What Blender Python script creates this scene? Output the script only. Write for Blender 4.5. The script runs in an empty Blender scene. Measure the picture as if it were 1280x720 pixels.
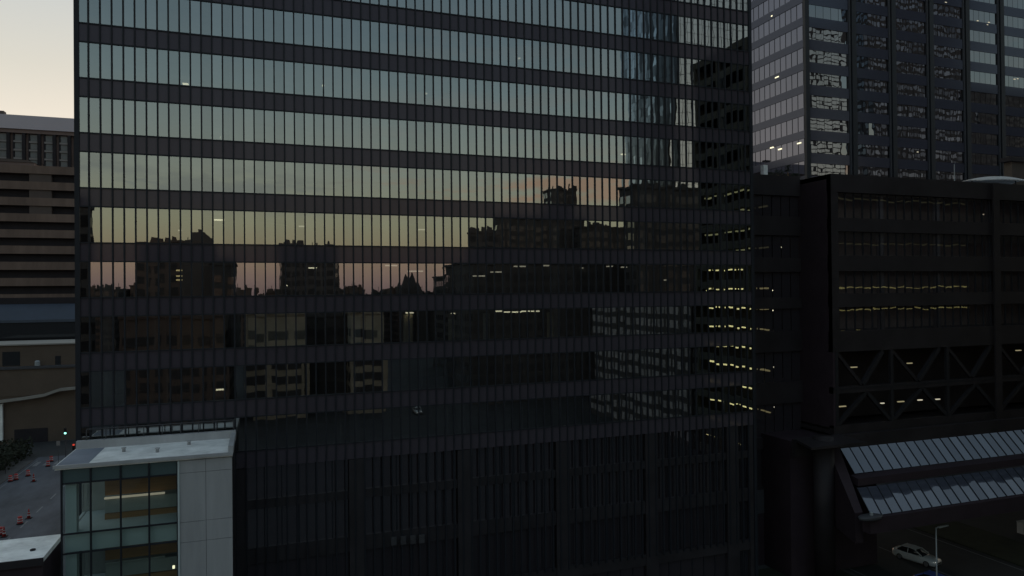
import bpy, math, random
from mathutils import Vector, Matrix
random.seed(11)
C = bpy.context.scene.collection
SC = bpy.context.scene

# ------------------------------------------------------------------ camera
F = 885.0
TH, PITCH, ROLL = math.radians(19.45), 0.0078, 0.0100
EYE = Vector((0, 0, 30))
f0 = Vector((math.sin(TH), math.cos(TH), 0)); r0 = Vector((math.cos(TH), -math.sin(TH), 0)); up = Vector((0, 0, 1))
fw = f0*math.cos(PITCH) + up*math.sin(PITCH)
uu = up*math.cos(PITCH) - f0*math.sin(PITCH)
rt = r0*math.cos(ROLL) - uu*math.sin(ROLL)
uu = uu*math.cos(ROLL) + r0*math.sin(ROLL)
cam = bpy.data.cameras.new('camera'); camo = bpy.data.objects.new('camera', cam); C.objects.link(camo)
cam.sensor_width = 36; cam.lens = 36*F/1280; cam.clip_end = 9000; cam.clip_start = 0.1
m = Matrix((rt, uu, -fw)).transposed().to_4x4(); m.translation = EYE
camo.matrix_world = m
SC.camera = camo

def ray(px, py): return fw + rt*((px-640)/F) + uu*((360-py)/F)
def P(px, py, Y):                     # surveyed point of the photo on a plane Y = const
    d = ray(px, py); return EYE + d*((Y-EYE.y)/d.y)
def PZ(px, py, Z):
    d = ray(px, py); return EYE + d*((Z-EYE.z)/d.z)
def PXp(px, py, X):
    d = ray(px, py); return EYE + d*((X-EYE.x)/d.x)
D = 58.0                              # main facade plane

# ------------------------------------------------------------------ mesh helper
class MB:
    def __init__(s): s.v = []; s.f = []
    def quad(s, a, b, c, d):
        n = len(s.v); s.v += [Vector(a), Vector(b), Vector(c), Vector(d)]; s.f.append((n, n+1, n+2, n+3)); return s
    def hull8(s, p):                  # p: bottom 4 ccw, top 4 ccw
        n = len(s.v); s.v += [Vector(q) for q in p]
        for q in ((3,2,1,0),(4,5,6,7),(0,1,5,4),(1,2,6,5),(2,3,7,6),(3,0,4,7)): s.f.append(tuple(n+i for i in q))
        return s
    def box(s, x0, x1, y0, y1, z0, z1):
        return s.hull8([(x0,y0,z0),(x1,y0,z0),(x1,y1,z0),(x0,y1,z0),(x0,y0,z1),(x1,y0,z1),(x1,y1,z1),(x0,y1,z1)])
    def bar(s, p, q, w, h=None):
        h = h or w; p = Vector(p); q = Vector(q); d = (q-p).normalized()
        a = d.cross(Vector((0,0,1)));
        if a.length < 1e-3: a = Vector((1,0,0))
        a.normalize(); b = a.cross(d).normalized(); a = a*(w/2); b = b*(h/2)
        return s.hull8([p-a-b, p+a-b, q+a-b, q-a-b, p-a+b, p+a+b, q+a+b, q-a+b])
    def lathe(s, prof, n=16, c=(0,0,0), axis='z'):
        cx, cy, cz = c; base = len(s.v)
        for (r, z) in prof:
            for i in range(n):
                a = 2*math.pi*i/n; u, w = r*math.cos(a), r*math.sin(a)
                s.v.append(Vector((cx+u, cy+w, cz+z)) if axis == 'z' else Vector((cx+z, cy+u, cz+w)))
        for k in range(len(prof)-1):
            for i in range(n):
                j = (i+1) % n; s.f.append((base+k*n+i, base+k*n+j, base+(k+1)*n+j, base+(k+1)*n+i))
        s.f.append(tuple(base+i for i in reversed(range(n))))
        s.f.append(tuple(base+(len(prof)-1)*n+i for i in range(n)))
        return s
    def build(s, name, mat, parent=None, smooth=False):
        me = bpy.data.meshes.new(name)
        off = Vector((0,0,0))
        if parent is not None:
            off = ORIG[parent.name]
        me.from_pydata([tuple(v-off) for v in s.v], [], s.f); me.update()
        if smooth:
            for p in me.polygons: p.use_smooth = True
        me.materials.append(mat)
        o = bpy.data.objects.new(name, me); C.objects.link(o)
        if parent is not None: o.parent = parent
        ORIG[o.name] = off
        return o
ORIG = {}
def tag(o, label=None, cat=None, group=None, kind=None):
    if label: o['label'] = label
    if cat: o['category'] = cat
    if group: o['group'] = group
    if kind: o['kind'] = kind
    return o
def thing(name, label, cat, loc, group=None):
    o = bpy.data.objects.new(name, None); C.objects.link(o); o.location = loc
    o.empty_display_size = 0.5
    ORIG[o.name] = Vector(loc); return tag(o, label, cat, group)
def copy_tree(o, parent=None, loc=None, rotz=None):
    c = o.copy(); C.objects.link(c)
    if parent is not None: c.parent = parent
    if loc is not None: c.location = loc
    if rotz is not None: c.rotation_euler.z = rotz
    for ch in list(o.children): copy_tree(ch, c)
    return c

# ------------------------------------------------------------------ materials
def nt(name):
    m = bpy.data.materials.new(name); m.use_nodes = True; t = m.node_tree; t.nodes.clear()
    out = t.nodes.new('ShaderNodeOutputMaterial'); return m, t, out
def solid(name, col, rough=0.7, var=0.18, scale=0.6, metal=0.0, spec=0.3, stretch=(1,1,1), bump=0.0):
    m, t, out = nt(name); N = t.nodes; L = t.links
    b = N.new('ShaderNodeBsdfPrincipled'); L.new(b.outputs[0], out.inputs[0])
    tc = N.new('ShaderNodeTexCoord'); mp = N.new('ShaderNodeMapping'); mp.inputs['Scale'].default_value = stretch
    L.new(tc.outputs['Object'], mp.inputs[0])
    n1 = N.new('ShaderNodeTexNoise'); n1.inputs['Scale'].default_value = scale; n1.inputs['Detail'].default_value = 6
    n1.inputs['Roughness'].default_value = 0.65
    L.new(mp.outputs[0], n1.inputs['Vector'])
    cr = N.new('ShaderNodeMapRange'); cr.inputs[1].default_value = 0.25; cr.inputs[2].default_value = 0.75
    cr.inputs[3].default_value = 1-var; cr.inputs[4].default_value = 1+var
    L.new(n1.outputs[0], cr.inputs[0])
    mul = N.new('ShaderNodeVectorMath'); mul.operation = 'SCALE'; mul.inputs[0].default_value = col[:3]
    L.new(cr.outputs[0], mul.inputs['Scale']); L.new(mul.outputs[0], b.inputs['Base Color'])
    b.inputs['Roughness'].default_value = rough; b.inputs['Metallic'].default_value = metal
    b.inputs['Specular IOR Level'].default_value = spec
    if bump:
        n2 = N.new('ShaderNodeTexNoise'); n2.inputs['Scale'].default_value = scale*6; L.new(mp.outputs[0], n2.inputs['Vector'])
        bp = N.new('ShaderNodeBump'); bp.inputs['Distance'].default_value = bump; L.new(n2.outputs[0], bp.inputs['Height'])
        L.new(bp.outputs[0], b.inputs['Normal'])
    return m
def glass(name, refl, tint, trans, wave=0.004, wscale=0.5, rough=0.0, var=0.12, under=None):
    """coated facade glass: mirror share over a tinted see-through (or opaque dark) share"""
    m, t, out = nt(name); N = t.nodes; L = t.links
    tc = N.new('ShaderNodeTexCoord'); ge = N.new('ShaderNodeNewGeometry')
    vm = N.new('ShaderNodeVectorMath'); vm.operation = 'SCALE'; vm.inputs['Scale'].default_value = 37.0
    cmb = N.new('ShaderNodeCombineXYZ')
    ml = N.new('ShaderNodeMath'); ml.operation = 'MULTIPLY'; ml.inputs[1].default_value = 91.0
    L.new(ge.outputs['Random Per Island'], ml.inputs[0]); L.new(ml.outputs[0], cmb.inputs[0]); L.new(ml.outputs[0], cmb.inputs[2])
    ad = N.new('ShaderNodeVectorMath'); ad.operation = 'ADD'
    L.new(tc.outputs['Object'], ad.inputs[0]); L.new(cmb.outputs[0], ad.inputs[1])
    no = N.new('ShaderNodeTexNoise'); no.inputs['Scale'].default_value = wscale; no.inputs['Detail'].default_value = 1.5
    L.new(ad.outputs[0], no.inputs['Vector'])
    bp = N.new('ShaderNodeBump'); bp.inputs['Distance'].default_value = wave; bp.inputs['Strength'].default_value = 1.0
    L.new(no.outputs[0], bp.inputs['Height'])
    gl = N.new('ShaderNodeBsdfGlossy'); gl.inputs['Roughness'].default_value = rough
    L.new(bp.outputs[0], gl.inputs['Normal'])
    mr = N.new('ShaderNodeMapRange'); mr.inputs[3].default_value = 1-var; mr.inputs[4].default_value = 1+var
    L.new(ge.outputs['Random Per Island'], mr.inputs[0])
    sc = N.new('ShaderNodeVectorMath'); sc.operation = 'SCALE'; sc.inputs[0].default_value = tint[:3]
    L.new(mr.outputs[0], sc.inputs['Scale']); L.new(sc.outputs[0], gl.inputs['Color'])
    if under is None:
        tr = N.new('ShaderNodeBsdfTransparent'); tr.inputs[0].default_value = (*trans[:3], 1)
    else:
        tr = N.new('ShaderNodeBsdfDiffuse'); tr.inputs[0].default_value = (*under[:3], 1)
        if trans is not None:             # part see-through, part diffuse colour painted in to lift dark openings
            t2 = N.new('ShaderNodeBsdfTransparent'); t2.inputs[0].default_value = (*trans[:3], 1)
            m2 = N.new('ShaderNodeMixShader'); m2.inputs[0].default_value = .5
            L.new(tr.outputs[0], m2.inputs[1]); L.new(t2.outputs[0], m2.inputs[2]); tr = m2
    fr = N.new('ShaderNodeLayerWeight'); fr.inputs['Blend'].default_value = 0.12
    fa = N.new('ShaderNodeMath'); fa.operation = 'MULTIPLY_ADD'; fa.use_clamp = True
    L.new(fr.outputs['Fresnel'], fa.inputs[0]); fa.inputs[1].default_value = 0.5; fa.inputs[2].default_value = refl
    mx = N.new('ShaderNodeMixShader'); L.new(fa.outputs[0], mx.inputs[0])
    L.new(tr.outputs[0], mx.inputs[1]); L.new(gl.outputs[0], mx.inputs[2]); L.new(mx.outputs[0], out.inputs[0])
    return m
def lamp(name, col, s):
    m, t, out = nt(name); e = t.nodes.new('ShaderNodeEmission'); e.inputs[0].default_value = (*col, 1); e.inputs[1].default_value = s
    t.links.new(e.outputs[0], out.inputs[0]); return m

M = dict(
    pane=glass('facade_glass', .345, (.97, 1.0, .99), (.40, .42, .42), wave=.0022, wscale=.55, var=.08),
    spandrel=glass('spandrel_glass', .024, (1, .88, 1.0), None, wave=.001, wscale=.5, rough=.06, var=.16, under=(.066, .057, .068)),
    mullion=solid('mullion_metal', (.022, .024, .03), .5, .15, .8, spec=.2),
    darkwall=solid('dark_granite', (.032, .029, .032), .5, .4, .35, spec=.2),
    darkbay=glass('dark_bay_glass', .06, (1, .93, 1), None, wave=.003, wscale=.6, var=.2, under=(.032, .028, .032)),
    lowbay=glass('lower_bay_glass', .24, (1, .95, 1), None, wave=.004, wscale=.6, var=.1, under=(.026, .022, .025)),
    slabgl=glass('slab_tower_glass', .22, (.7, .8, 1), None, wave=.03, wscale=.3, var=.6, under=(.04, .04, .055)),
    inner=solid('office_interior', (.18, .18, .185), .9, .2, .5),
    innerdark=solid('office_core', (.17, .165, .165), .9, .35, .35),
    blind=solid('window_blind', (.62, .55, .42), .9, .1, 1.2),
    column=solid('concrete_column', (.34, .35, .38), .8, .12, .8),
    white=solid('white_membrane', (.84, .84, .81), .8, .30, .7, bump=.004),
    gravel=solid('grey_roof_strip', (.22, .24, .28), .9, .2, .6),
    alu=solid('aluminium_panel', (.385, .385, .39), .45, .16, .9, spec=.3, stretch=(1, 1, .12)),
    aludark=solid('panel_seam', (.03, .03, .033), .7, .1),
    teal=solid('teal_spandrel_panel', (.075, .11, .112), .25, .08, .5, spec=.5),
    boxglass=glass('annex_glass', .10, (.85, 1, .98), (.74, .82, .80), wave=.002, var=.06),
    paleroom=solid('pale_plaster', (.50, .56, .55), .8, .06, .5),
    wood=solid('wood_lining', (.34, .18, .075), .6, .25, 1.5, stretch=(.3, 1, 4)),
    room=solid('annex_room', (.36, .38, .36), .9, .15, .6),
    shaderoad=solid('shaded_road_asphalt', (.034, .036, .037), .85, .28, .2, bump=.006),  # darker road copy; shade under the bridge is put into its colour
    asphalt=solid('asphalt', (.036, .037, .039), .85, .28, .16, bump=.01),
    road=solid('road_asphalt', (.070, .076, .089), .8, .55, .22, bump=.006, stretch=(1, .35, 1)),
    pave=solid('pavement_concrete', (.07, .07, .07), .9, .2, .5),
    grass=solid('grass', (.024, .030, .018), .95, .35, .8, bump=.03),
    paint=solid('road_paint', (.16, .165, .17), .8, .25, 2.0),
    beige=solid('beige_stucco', (.118, .089, .068), .9, .14, .25),
    beigelight=solid('pale_coping', (.30, .28, .25), .8, .1, .6),
    brownband=solid('brown_precast', (.17, .118, .094), .85, .35, .25, stretch=(1, 1, .2)),
    cap=solid('pale_metal_cap', (.50, .445, .475), .6, .06, .05),
    pier=solid('brick_pier', (.19, .135, .12), .85, .15, .2),
    grid=solid('concrete_grid', (.24, .22, .21), .85, .1, .2),
    rearroom=solid('bridge_interior', (.60, .54, .53), .9, .3, .4),
    pales2=solid('pale_window_pane', (.33, .32, .32), .6, .45, .9, spec=.4),
    trim=solid('pale_fascia', (.05, .049, .053), .6, .6, 2.2),
    paleface=solid('pale_far_masonry', (.27, .235, .18), .9, .35, .15),
    dim=glass('dim_window', .06, (.9, .95, 1), None, under=(.02, .02, .022), rough=.03, wave=.003),
    pales=solid('pale_window_blind', (.17, .17, .165), .6, .12, .4, spec=.4),
    black=solid('plain_black', (.028, .024, .027), .9, .2),  # plain near-black colour for openings, cores and small dark parts
    bluepanel=solid('blue_metal_roof', (.028, .040, .062), .45, .2, .15, spec=.4),
    rtspan=glass('tower_spandrel', .06, (.78, .82, 1), None, wave=.002, rough=.12, var=.1, under=(.040, .041, .056)),
    rtglass=glass('tower_glass', .235, (.93, .96, 1), None, wave=.006, wscale=.40, var=.08, under=(.02, .02, .024)),
    rtside=glass('tower_side_glass', .185, (.80, .82, 1), None, wave=.002, wscale=.4, var=.07, under=(.01, .01, .012)),
    rtpier=solid('tower_pier', (.022, .024, .028), .5, .12, .3),
    trussm=solid('truss_steel', (.023, .0215, .024), .6, .15, .8, spec=.15),
    rdwall=solid('bronze_panel', (.030, .0255, .0275), .5, .35, .3, spec=.15),
    rdside=solid('bronze_side', (.042, .030, .036), .6, .2, .5, spec=.1),
    rdglass=glass('bridge_glass', .13, (1, .98, .95), (.95, .9, .9), wave=.013, wscale=.5, var=.1, under=(.045, .037, .042)),  # under colour painted in to brighten the dark bridge openings
    steel=solid('painted_steel', (.06, .06, .066), .5, .12, .8),
    skylight=glass('skylight_glass', .12, (.9, .94, 1.0), None, wave=.03, wscale=.22, var=.14, rough=.02, under=(.055, .06, .08)),
    seam=solid('skylight_bar', (.02, .022, .026), .6, .1),
    mirror=glass('mirror_tower_glass', .62, (.86, .95, 1), None, wave=.02, wscale=.35, var=.1, under=(.01, .01, .01)),
    bluegl=glass('blue_tower_glass', .07, (.8, .88, 1), None, wave=.05, wscale=.45, var=.8, under=(.045, .047, .056)),
    far=solid('far_masonry', (.10, .09, .088), .9, .2, .1),
    fardark=solid('far_dark_masonry', (.065, .062, .062), .9, .2, .1),
    farbrown=solid('far_brown_masonry', (.11, .085, .075), .9, .15, .1),
    farwin=glass('far_windows', .02, (.9, .95, 1), None, wave=.01, under=(.055, .053, .055), var=.3),
    garage=solid('garage_concrete', (.075, .078, .07), .9, .2, .15),
    carpaint=solid('white_car_paint', (.44, .46, .46), .25, .03, 1, spec=.6),
    bluepaint=solid('blue_car_paint', (.06, .09, .28), .25, .03, 1, spec=.6),
    carglass=solid('car_glass', (.01, .012, .014), .05, .05, 1, spec=.7),
    tyre=solid('tyre_rubber', (.012, .012, .012), .9, .1),
    rim=solid('alloy_rim', (.3, .3, .31), .35, .1, metal=.8),
    orange=solid('barrel_orange', (.34, .03, .028), .6, .1, 3),
    reflect=solid('reflective_band', (.42, .42, .42), .4, .05, 3),
    pole=solid('galvanised_pole', (.30, .33, .34), .5, .1, 2, metal=.2),
    leaf=solid('foliage', (.020, .024, .014), .9, .4, 2),
    domew=solid('white_dome_fabric', (.55, .53, .5), .7, .05, .4),
    lit=lamp('ceiling_lamp', (1, .93, .62), 1.5),
    litdim=lamp('dim_ceiling_lamp', (1, .92, .68), .55),
    strip=lamp('annex_strip_lamp', (1, .88, .66), .26),
    glamp=lamp('garage_lamp', (1, .92, .42), 1.5), glampdim=lamp('garage_lamp_dim', (.95, .95, .5), .30), glampoff=lamp('garage_lamp_faint', (.95, .95, .5), .10), glampend=lamp('garage_end_lamp', (1, .92, .35), .58), litfaint=lamp('faint_ceiling_lamp', (1, .88, .5), .26),
    warm=lamp('lit_window', (1, .78, .35), .8),
    red=lamp('red_signal', (1, .10, .06), .55), green=lamp('green_signal', (.35, 1, .8), 2.2), amber=lamp('dim_amber_signal', (.6, .35, .2), .12),
    head=lamp('headlight', (1, .97, .9), 2.6), tail=lamp('tail_lamp', (1, .05, .03), .10),
)

# ------------------------------------------------------------------ the ground, roads
def sheet(name, x0, x1, y0, y1, z, mat):
    o = MB().quad((x0,y0,z),(x1,y0,z),(x1,y1,z),(x0,y1,z)).build(name, mat); tag(o, kind='structure'); return o
def slab(name, x0, x1, y0, y1, z0, z1, mat):
    o = MB().box(x0,x1,y0,y1,z0,z1).build(name, mat); tag(o, kind='structure'); return o
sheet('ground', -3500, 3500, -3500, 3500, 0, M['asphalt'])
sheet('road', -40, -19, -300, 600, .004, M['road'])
sheet('road', 59, 76.5, -300, 600, .004, M['shaderoad'])  # bridge shade comes from the darkened asphalt colour
sheet('road', -600, 600, 8, 30, .008, M['shaderoad'])
sheet('road', -600, 600, 156, 172, .008, M['shaderoad'])
slab('pavement', -19, 58.6, 33, 153, -.1, .13, M['pave'])
slab('pavement', -47, -40, 33, 153, -.1, .13, M['pave'])
slab('pavement', -120, 90, 174, 178, -.1, .13, M['pave'])
# grass median right, lawn
ga, gb = PZ(1180, 672, 0), PZ(1290, 722, 0)
slab('grass_verge', 77, 84, 44, 140, -.1, .16, M['grass'])
slab('lawn', 46.5, 58, 48, 63, -.1, .19, M['grass'])
mk = MB()
for k in range(22):
    mk.box(-30.1, -29.9, 60+k*7, 63+k*7, .008, .013); mk.box(67.6, 67.75, 40+k*7, 43+k*7, .008, .013)
mk.box(-39.4, -39.25, 33, 153, .008, .013); mk.box(-20, -19.85, 33, 153, .008, .013)
mk.box(76.0, 76.15, 33, 153, .008, .013); mk.box(59.4, 59.55, 33, 153, .008, .013)
tag(mk.build('road_marking', M['paint']), kind='structure')
cw = MB()
for k in range(12): cw.box(-39+k*1.6, -38.3+k*1.6, 148, 151.5, .012, .017)
tag(cw.build('road_marking', M['paint']), kind='structure')

# ------------------------------------------------------------------ main glass tower
XL, XR = P(97, 370, D).x, P(941.5, 370, D).x
NM = 78; MW = (XR-XL)/NM; FH = 3.95
SILL0 = P(97, 372.3, D).z
SP, WH = 1.34, FH-1.34
office = thing('office_tower', 'large dark mirror glass office tower with ribbon windows, filling the middle of the photo', 'building', ((XL+XR)/2, D, 0))
TOPF = 9; BOTF = -3
ZTOP = SILL0+FH*(TOPF+1); ZB = SILL0+FH*BOTF-SP
for k in range(BOTF, TOPF+1):
    s = SILL0+FH*k
    w = MB(); sp = MB()
    for i in range(NM):
        a, b = XL+i*MW+.045, XL+(i+1)*MW-.045
        t1, t2 = random.gauss(0, .0011), random.gauss(0, .0009)
        y = D+.06
        w.quad((a, y-t1*MW, s+.05), (b, y+t1*MW, s+.05), (b, y+t1*MW+t2*WH, s+WH-.05), (a, y-t1*MW+t2*WH, s+WH-.05))
        sp.quad((a, D+.05, s-SP+.02), (b, D+.05, s-SP+.02), (b, D+.05, s-.02), (a, D+.05, s-.02))
    w.build('ribbon_window', M['pane'], office)
    sp.build('spandrel_band', M['spandrel'], office)
    MB().box(XL+.05, XR-.05, D-.02, D+.12, s-.045, s+.045).box(XL+.05, XR-.05, D-.02, D+.12, s+WH-.045, s+WH+.045).build('window_rail', M['mullion'], office)
    MB().box(XL+.3, XR-.3, D+.25, D+13.7, s-1.05, s-.6).build('floor_slab', M['inner'], office)
for i in range(NM+1):
    x = XL+i*MW
    wd = .05 if 0 < i < NM else .16
    MB().box(x-wd, x+wd, D-.05, D+.14, 5.4 if 0 < i < NM else 0, ZTOP).build('mullion', M['mullion'], office)
MB().box(XL+.2, XR-.2, D+14, D+30, 0, ZTOP-.3).build('core_wall', M['innerdark'], office)
MB().box(XL-.02, XL+.2, D+.2, D+30, 0, ZTOP).box(XR-.2, XR+.02, D+.2, D+30, 0, ZTOP).build('side_wall', M['mullion'], office)
MB().box(XL, XR, D, D+30, ZTOP, ZTOP+1.2).build('roof', M['gravel'], office)
XC = [P(703, 500, D).x+9.0*j for j in range(-5, 4)]
XC = [x for x in XC if XL+1 < x < XR-1]
for x in XC:
    MB().lathe([(.42, ZB), (.42, ZTOP-.5)], 14, (x, D+1.3, 0)).build('interior_column', M['column'], office, True)
# partitions and blinds on the office floors
for (pa, pb, k, yy, mt) in ((310, 383, -1, 1.6, 'blind'), (436, 452, -1, 1.2, 'paleroom'), (459, 482, -1, 1.5, 'blind'), (345, 357, -1, 3, 'wood'), (508, 520, -1, 3.5, 'blind'),
                            (565, 573, -1, 3, 'blind'), (608, 616, -1, 2, 'paleroom'), (690, 700, -1, 2.5, 'blind'), (218, 260, -1, 4, 'wood'), (268, 281, -1, 2, 'wood')):
    s = SILL0+FH*k
    x0, x1 = P(pa, 410, D).x, P(pb, 410, D).x
    MB().box(x0, x1, D+.3+yy*.3, D+.3+yy*.3+.12, s-.55, s+WH-.35).build('blind' if mt == 'blind' else 'partition', M[mt], office)
for k in range(BOTF, TOPF+1):
    s = SILL0+FH*k; mb = MB(); x = XL+random.uniform(2, 6)
    while x < XR-3:
        mb.box(x, x+.12, D+.6, D+6.5, s-.58, s+WH-.2); x += random.uniform(3.5, 11)
    mb.build('partition', M['inner'], office)
# lit ceiling lamps seen through the glass
for (px, py, wpx, mt) in ((404, 107, 2, 'lit'), (532, 117, 3, 'litdim'), (649, 73, 2, 'litdim'), (232, 105, 5, 'lit'), (274, 275, 9, 'lit'), (225, 288, 3, 'litdim'),
        (380, 283, 10, 'litdim'), (525, 287, 10, 'litdim'), (601, 284, 9, 'lit'), (394, 335, 13, 'lit'), (489, 332, 12, 'litdim'), (519, 339, 16, 'litdim'),
        (512, 391, 8, 'lit'), (569, 392, 9, 'lit'), (624, 389, 9, 'lit'), (635, 390, 9, 'lit'), (646, 390, 10, 'lit'), (657, 389, 9, 'lit'), (669, 389, 9, 'lit'),
        (685, 332, 12, 'litdim'), (650, 333, 14, 'litdim'), (762, 333, 7, 'litdim'), (780, 334, 7, 'litdim'), (854, 2, 8, 'lit'), (275, 487, 7, 'lit'), (599, 345, 14, 'litdim'), (620, 340, 12, 'litdim'),
        (779, 193, 5, 'lit'), (278, 172, 4, 'lit'), (224, 338, 5, 'warm'), (224, 345, 5, 'warm'), (224, 350, 5, 'warm'), (358, 357, 2, 'lit'), (437, 497, 2, 'litdim'), (832, 350, 3, 'litdim'),
        (708, 483, 3, 'lit'), (734, 482, 2, 'litdim'), (727, 335, 3, 'litdim')):
    best = None
    for k in range(BOTF, TOPF+1):
        zc = SILL0+FH*k+WH-.20
        d = ray(px, py)
        if abs(d.z) > 1e-4:
            t = (zc-30)/d.z
            q = EYE+d*t if t > 0 else None
            if q and D+.5 < q.y < D+12: best = q
    q = best or P(px, py, D+2.5)
    w = wpx*q.y/F/.9*.55
    MB().box(q.x-w, q.x+w, q.y-.12, q.y+.12, q.z-.05, q.z+.05).build('ceiling_lamp', M[mt], office)
# stone base with deep window bays
ZW = ((14.3, 17.2), (10.6, 13.6), (5.6, 9.4), (.6, 4.6))
base = MB()
zz = [ZB] + [v for ab in ZW for v in (ab[1], ab[0])] + [0]
for j in range(0, len(zz), 2): base.box(XL+.21, XR-.21, D+.15, D+.6, zz[j+1], zz[j]-.002)
edges = [XL]+XC+[XR]
piers = MB()
for j, x in enumerate(edges):
    hw = .65
    a, b = max(XL, x-hw), min(XR, x+hw)
    piers.box(max(a, XL+.22), min(b, XR-.22), D+.03, D+.62, .01, ZB-.02)
base.build('base_wall', M['darkwall'], office)
piers.build('base_pier', M['darkwall'], office)
for (a, b) in ZW:
    for j in range(len(edges)-1):
        x0, x1 = edges[j]+.66, edges[j+1]-.66
        g = MB(); n = 6
        for i in range(n):
            u, v = x0+(x1-x0)*i/n+.04, x0+(x1-x0)*(i+1)/n-.04
            g.quad((u, D+.40, a), (v, D+.40, a), (v, D+.40, b), (u, D+.40, b))
        wn = g.build('bay_window', M['lowbay' if a > 8 else 'darkbay'], office)
        fr = MB()
        for i in range(1, n):
            u = x0+(x1-x0)*i/n; fr.box(u-.04, u+.04, D+.33, D+.44, a, b)
        fr.build('frame', M['mullion'], wn)
    MB().box(XL+.3, XR-.3, D+.6, D+13.7, a-.5, a-.1).build('floor_slab', M['inner'], office)

for j, px in enumerate((492, 504, 516, 527)):
    u, v = P(px-3.6, 671-j*.9, D), P(px+3.6, 681-j*.9, D-.1)
    MB().box(u.x, v.x, D-.16, D-.06, v.z, u.z).build('fascia_panel', M['trim'], office)  # blank pale panels standing in for illegible marks
# ------------------------------------------------------------------ low annex with white roof
AY = 52.0
zr = P(180, 571.5, AY).z
ax0, ax1 = P(77, 600, AY).x, P(290.5, 600, AY).x
AR = P(112, 543, 0.01+AY); 
yb = None
for k in range(200):
    q = P(300, 531, AY+k*.05)
    if q.z <= zr+.45: yb = q.y; break
yb = min(yb or 57.2, 57.4); print('YB', yb, zr)
annex = thing('annex_building', 'small glass and grey panel annex with flat white roof in front of the dark tower', 'building', ((ax0+ax1)/2, AY, 0))
z_r = zr-.12
xs = P(222, 620, AY).x                          # end of glass
def az(px, py): return P(px, py, AY).z
# levels measured at the left corner (px 77)
zl = [az(77, 582), az(77, 605), az(77, 668.5), az(77, 693)]
lev = zl[0]-zl[2]
roof = MB().box(ax0-.35, ax1+.02, AY-.15, yb, z_r-.25, z_r).build('roof', M['white'], annex)
MB().box(ax0-.42, ax1+.05, AY-.28, AY-.152, z_r-.16, z_r+.05).build('roof_fascia', M['alu'], roof)
MB().quad((ax0-.3, AY-.1, z_r+.01), (ax0+1.5, AY-.1, z_r+.01), (ax0+1.5, yb-.4, z_r+.01), (ax0-.3, yb-.4, z_r+.01)).build('gutter_strip', M['gravel'], roof)
MB().box(ax0-.3, ax1+.06, yb-.32, yb+.1, z_r-.2, z_r+.55).box(ax1-.25, ax1+.08, AY-.1, yb-.33, z_r+.004, z_r+.45).build('parapet', M['alu'], annex)
rl = MB(); zt = z_r+.55
for k in range(9):
    x = ax0+.3+(ax1-ax0-.4)*k/8; rl.box(x-.03, x+.03, yb-.1, yb-.04, zt, zt+.75)
rl.bar((ax0+.3, yb-.07, zt+.78), (ax1+.02, yb-.07, zt+.78), .07)
rl.build('railing', M['steel'], annex)
MB().box(ax1-.25, ax1+.0, AY+.04, yb, 0, z_r-.26).build('side_wall', M['darkwall'], annex)
MB().box(ax0+.02, ax1-.26, yb-.25, yb-.02, 0, z_r-.26).build('rear_wall', M['room'], annex)
for (fx, fy) in ((.30, .55), (.52, .35), (.70, .7)):
    x_, y_ = ax0+(ax1-ax0)*fx, AY+(yb-AY)*fy
    MB().lathe([(.11, z_r), (.11, z_r+.22), (.16, z_r+.24), (.16, z_r+.30)], 10, (x_, y_, 0)).build('roof_vent', M['alu'], annex, True)
# aluminium panels with seams
pan = MB()
pc = P(257.5, 620, AY).x
zrows = [z_r-.3, az(256, 589), az(256, 650), az(256, 675), az(256, 675)-2.9, az(256, 675)-4.2, az(256, 675)-8.4, 0]
for a, b in zip(zrows[1:], zrows[:-1]):
    for (u, v) in ((xs+.12, pc), (pc, ax1)):
        pan.box(u+.012, v-.012, AY-.06, AY, a+.012, b-.012)
pan.build('cladding_panel', M['alu'], annex)
MB().box(xs+.1, ax1-.01, AY+.002, AY+.035, 0, z_r-.3).build('panel_backing', M['aludark'], annex)
# glazing
gx = [ax0, P(113.5, 620, AY).x, P(151, 620, AY).x, P(186.5, 620, AY).x, xs]
z0 = zl[0]
rows = []
zc = z0
while zc > 1:
    rows += [('s', zc-(zl[0]-zl[1]), zc)] if zc == z0 else []
    if zc == z0: zc = zl[1]; continue
    rows.append(('w', zc-(zl[1]-zl[2]), zc)); zc -= (zl[1]-zl[2])
    rows.append(('p', zc-(zl[2]-zl[3]), zc)); zc -= (zl[2]-zl[3])
for kind, a, b in rows:
    a = max(a, .1)
    for u, v in zip(gx[:-1], gx[1:]):
        q = MB().quad((u+.05, AY, a+.05), (v-.05, AY, a+.05), (v-.05, AY, b-.05), (u+.05, AY, b-.05))
        if kind == 'w': q.build('window', M['boxglass'], annex)
        elif kind == 's': q.build('spandrel_panel', M['teal'], annex)
        else:
            q.build('window', M['boxglass'], annex)
    if kind == 'p':
        MB().box(ax0+.1, xs-.05, AY+.22, yb-.3, a+.02, b-.02).build('floor_slab', M['paleroom'], annex)
fm = MB()
for x in gx: fm.box(x-.05, x+.05, AY-.10, AY+.05, 0, z_r-.3)
for kind, a, b in rows: fm.box(ax0, xs, AY-.07, AY+.04, a-.05, a+.05)
fm.build('window_frame', M['mullion'], annex)
MB().box(xs+.02, xs+.13, AY-.14, AY+.05, 0, z_r-.3).build('corner_trim', M['paleroom'], annex)
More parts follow.
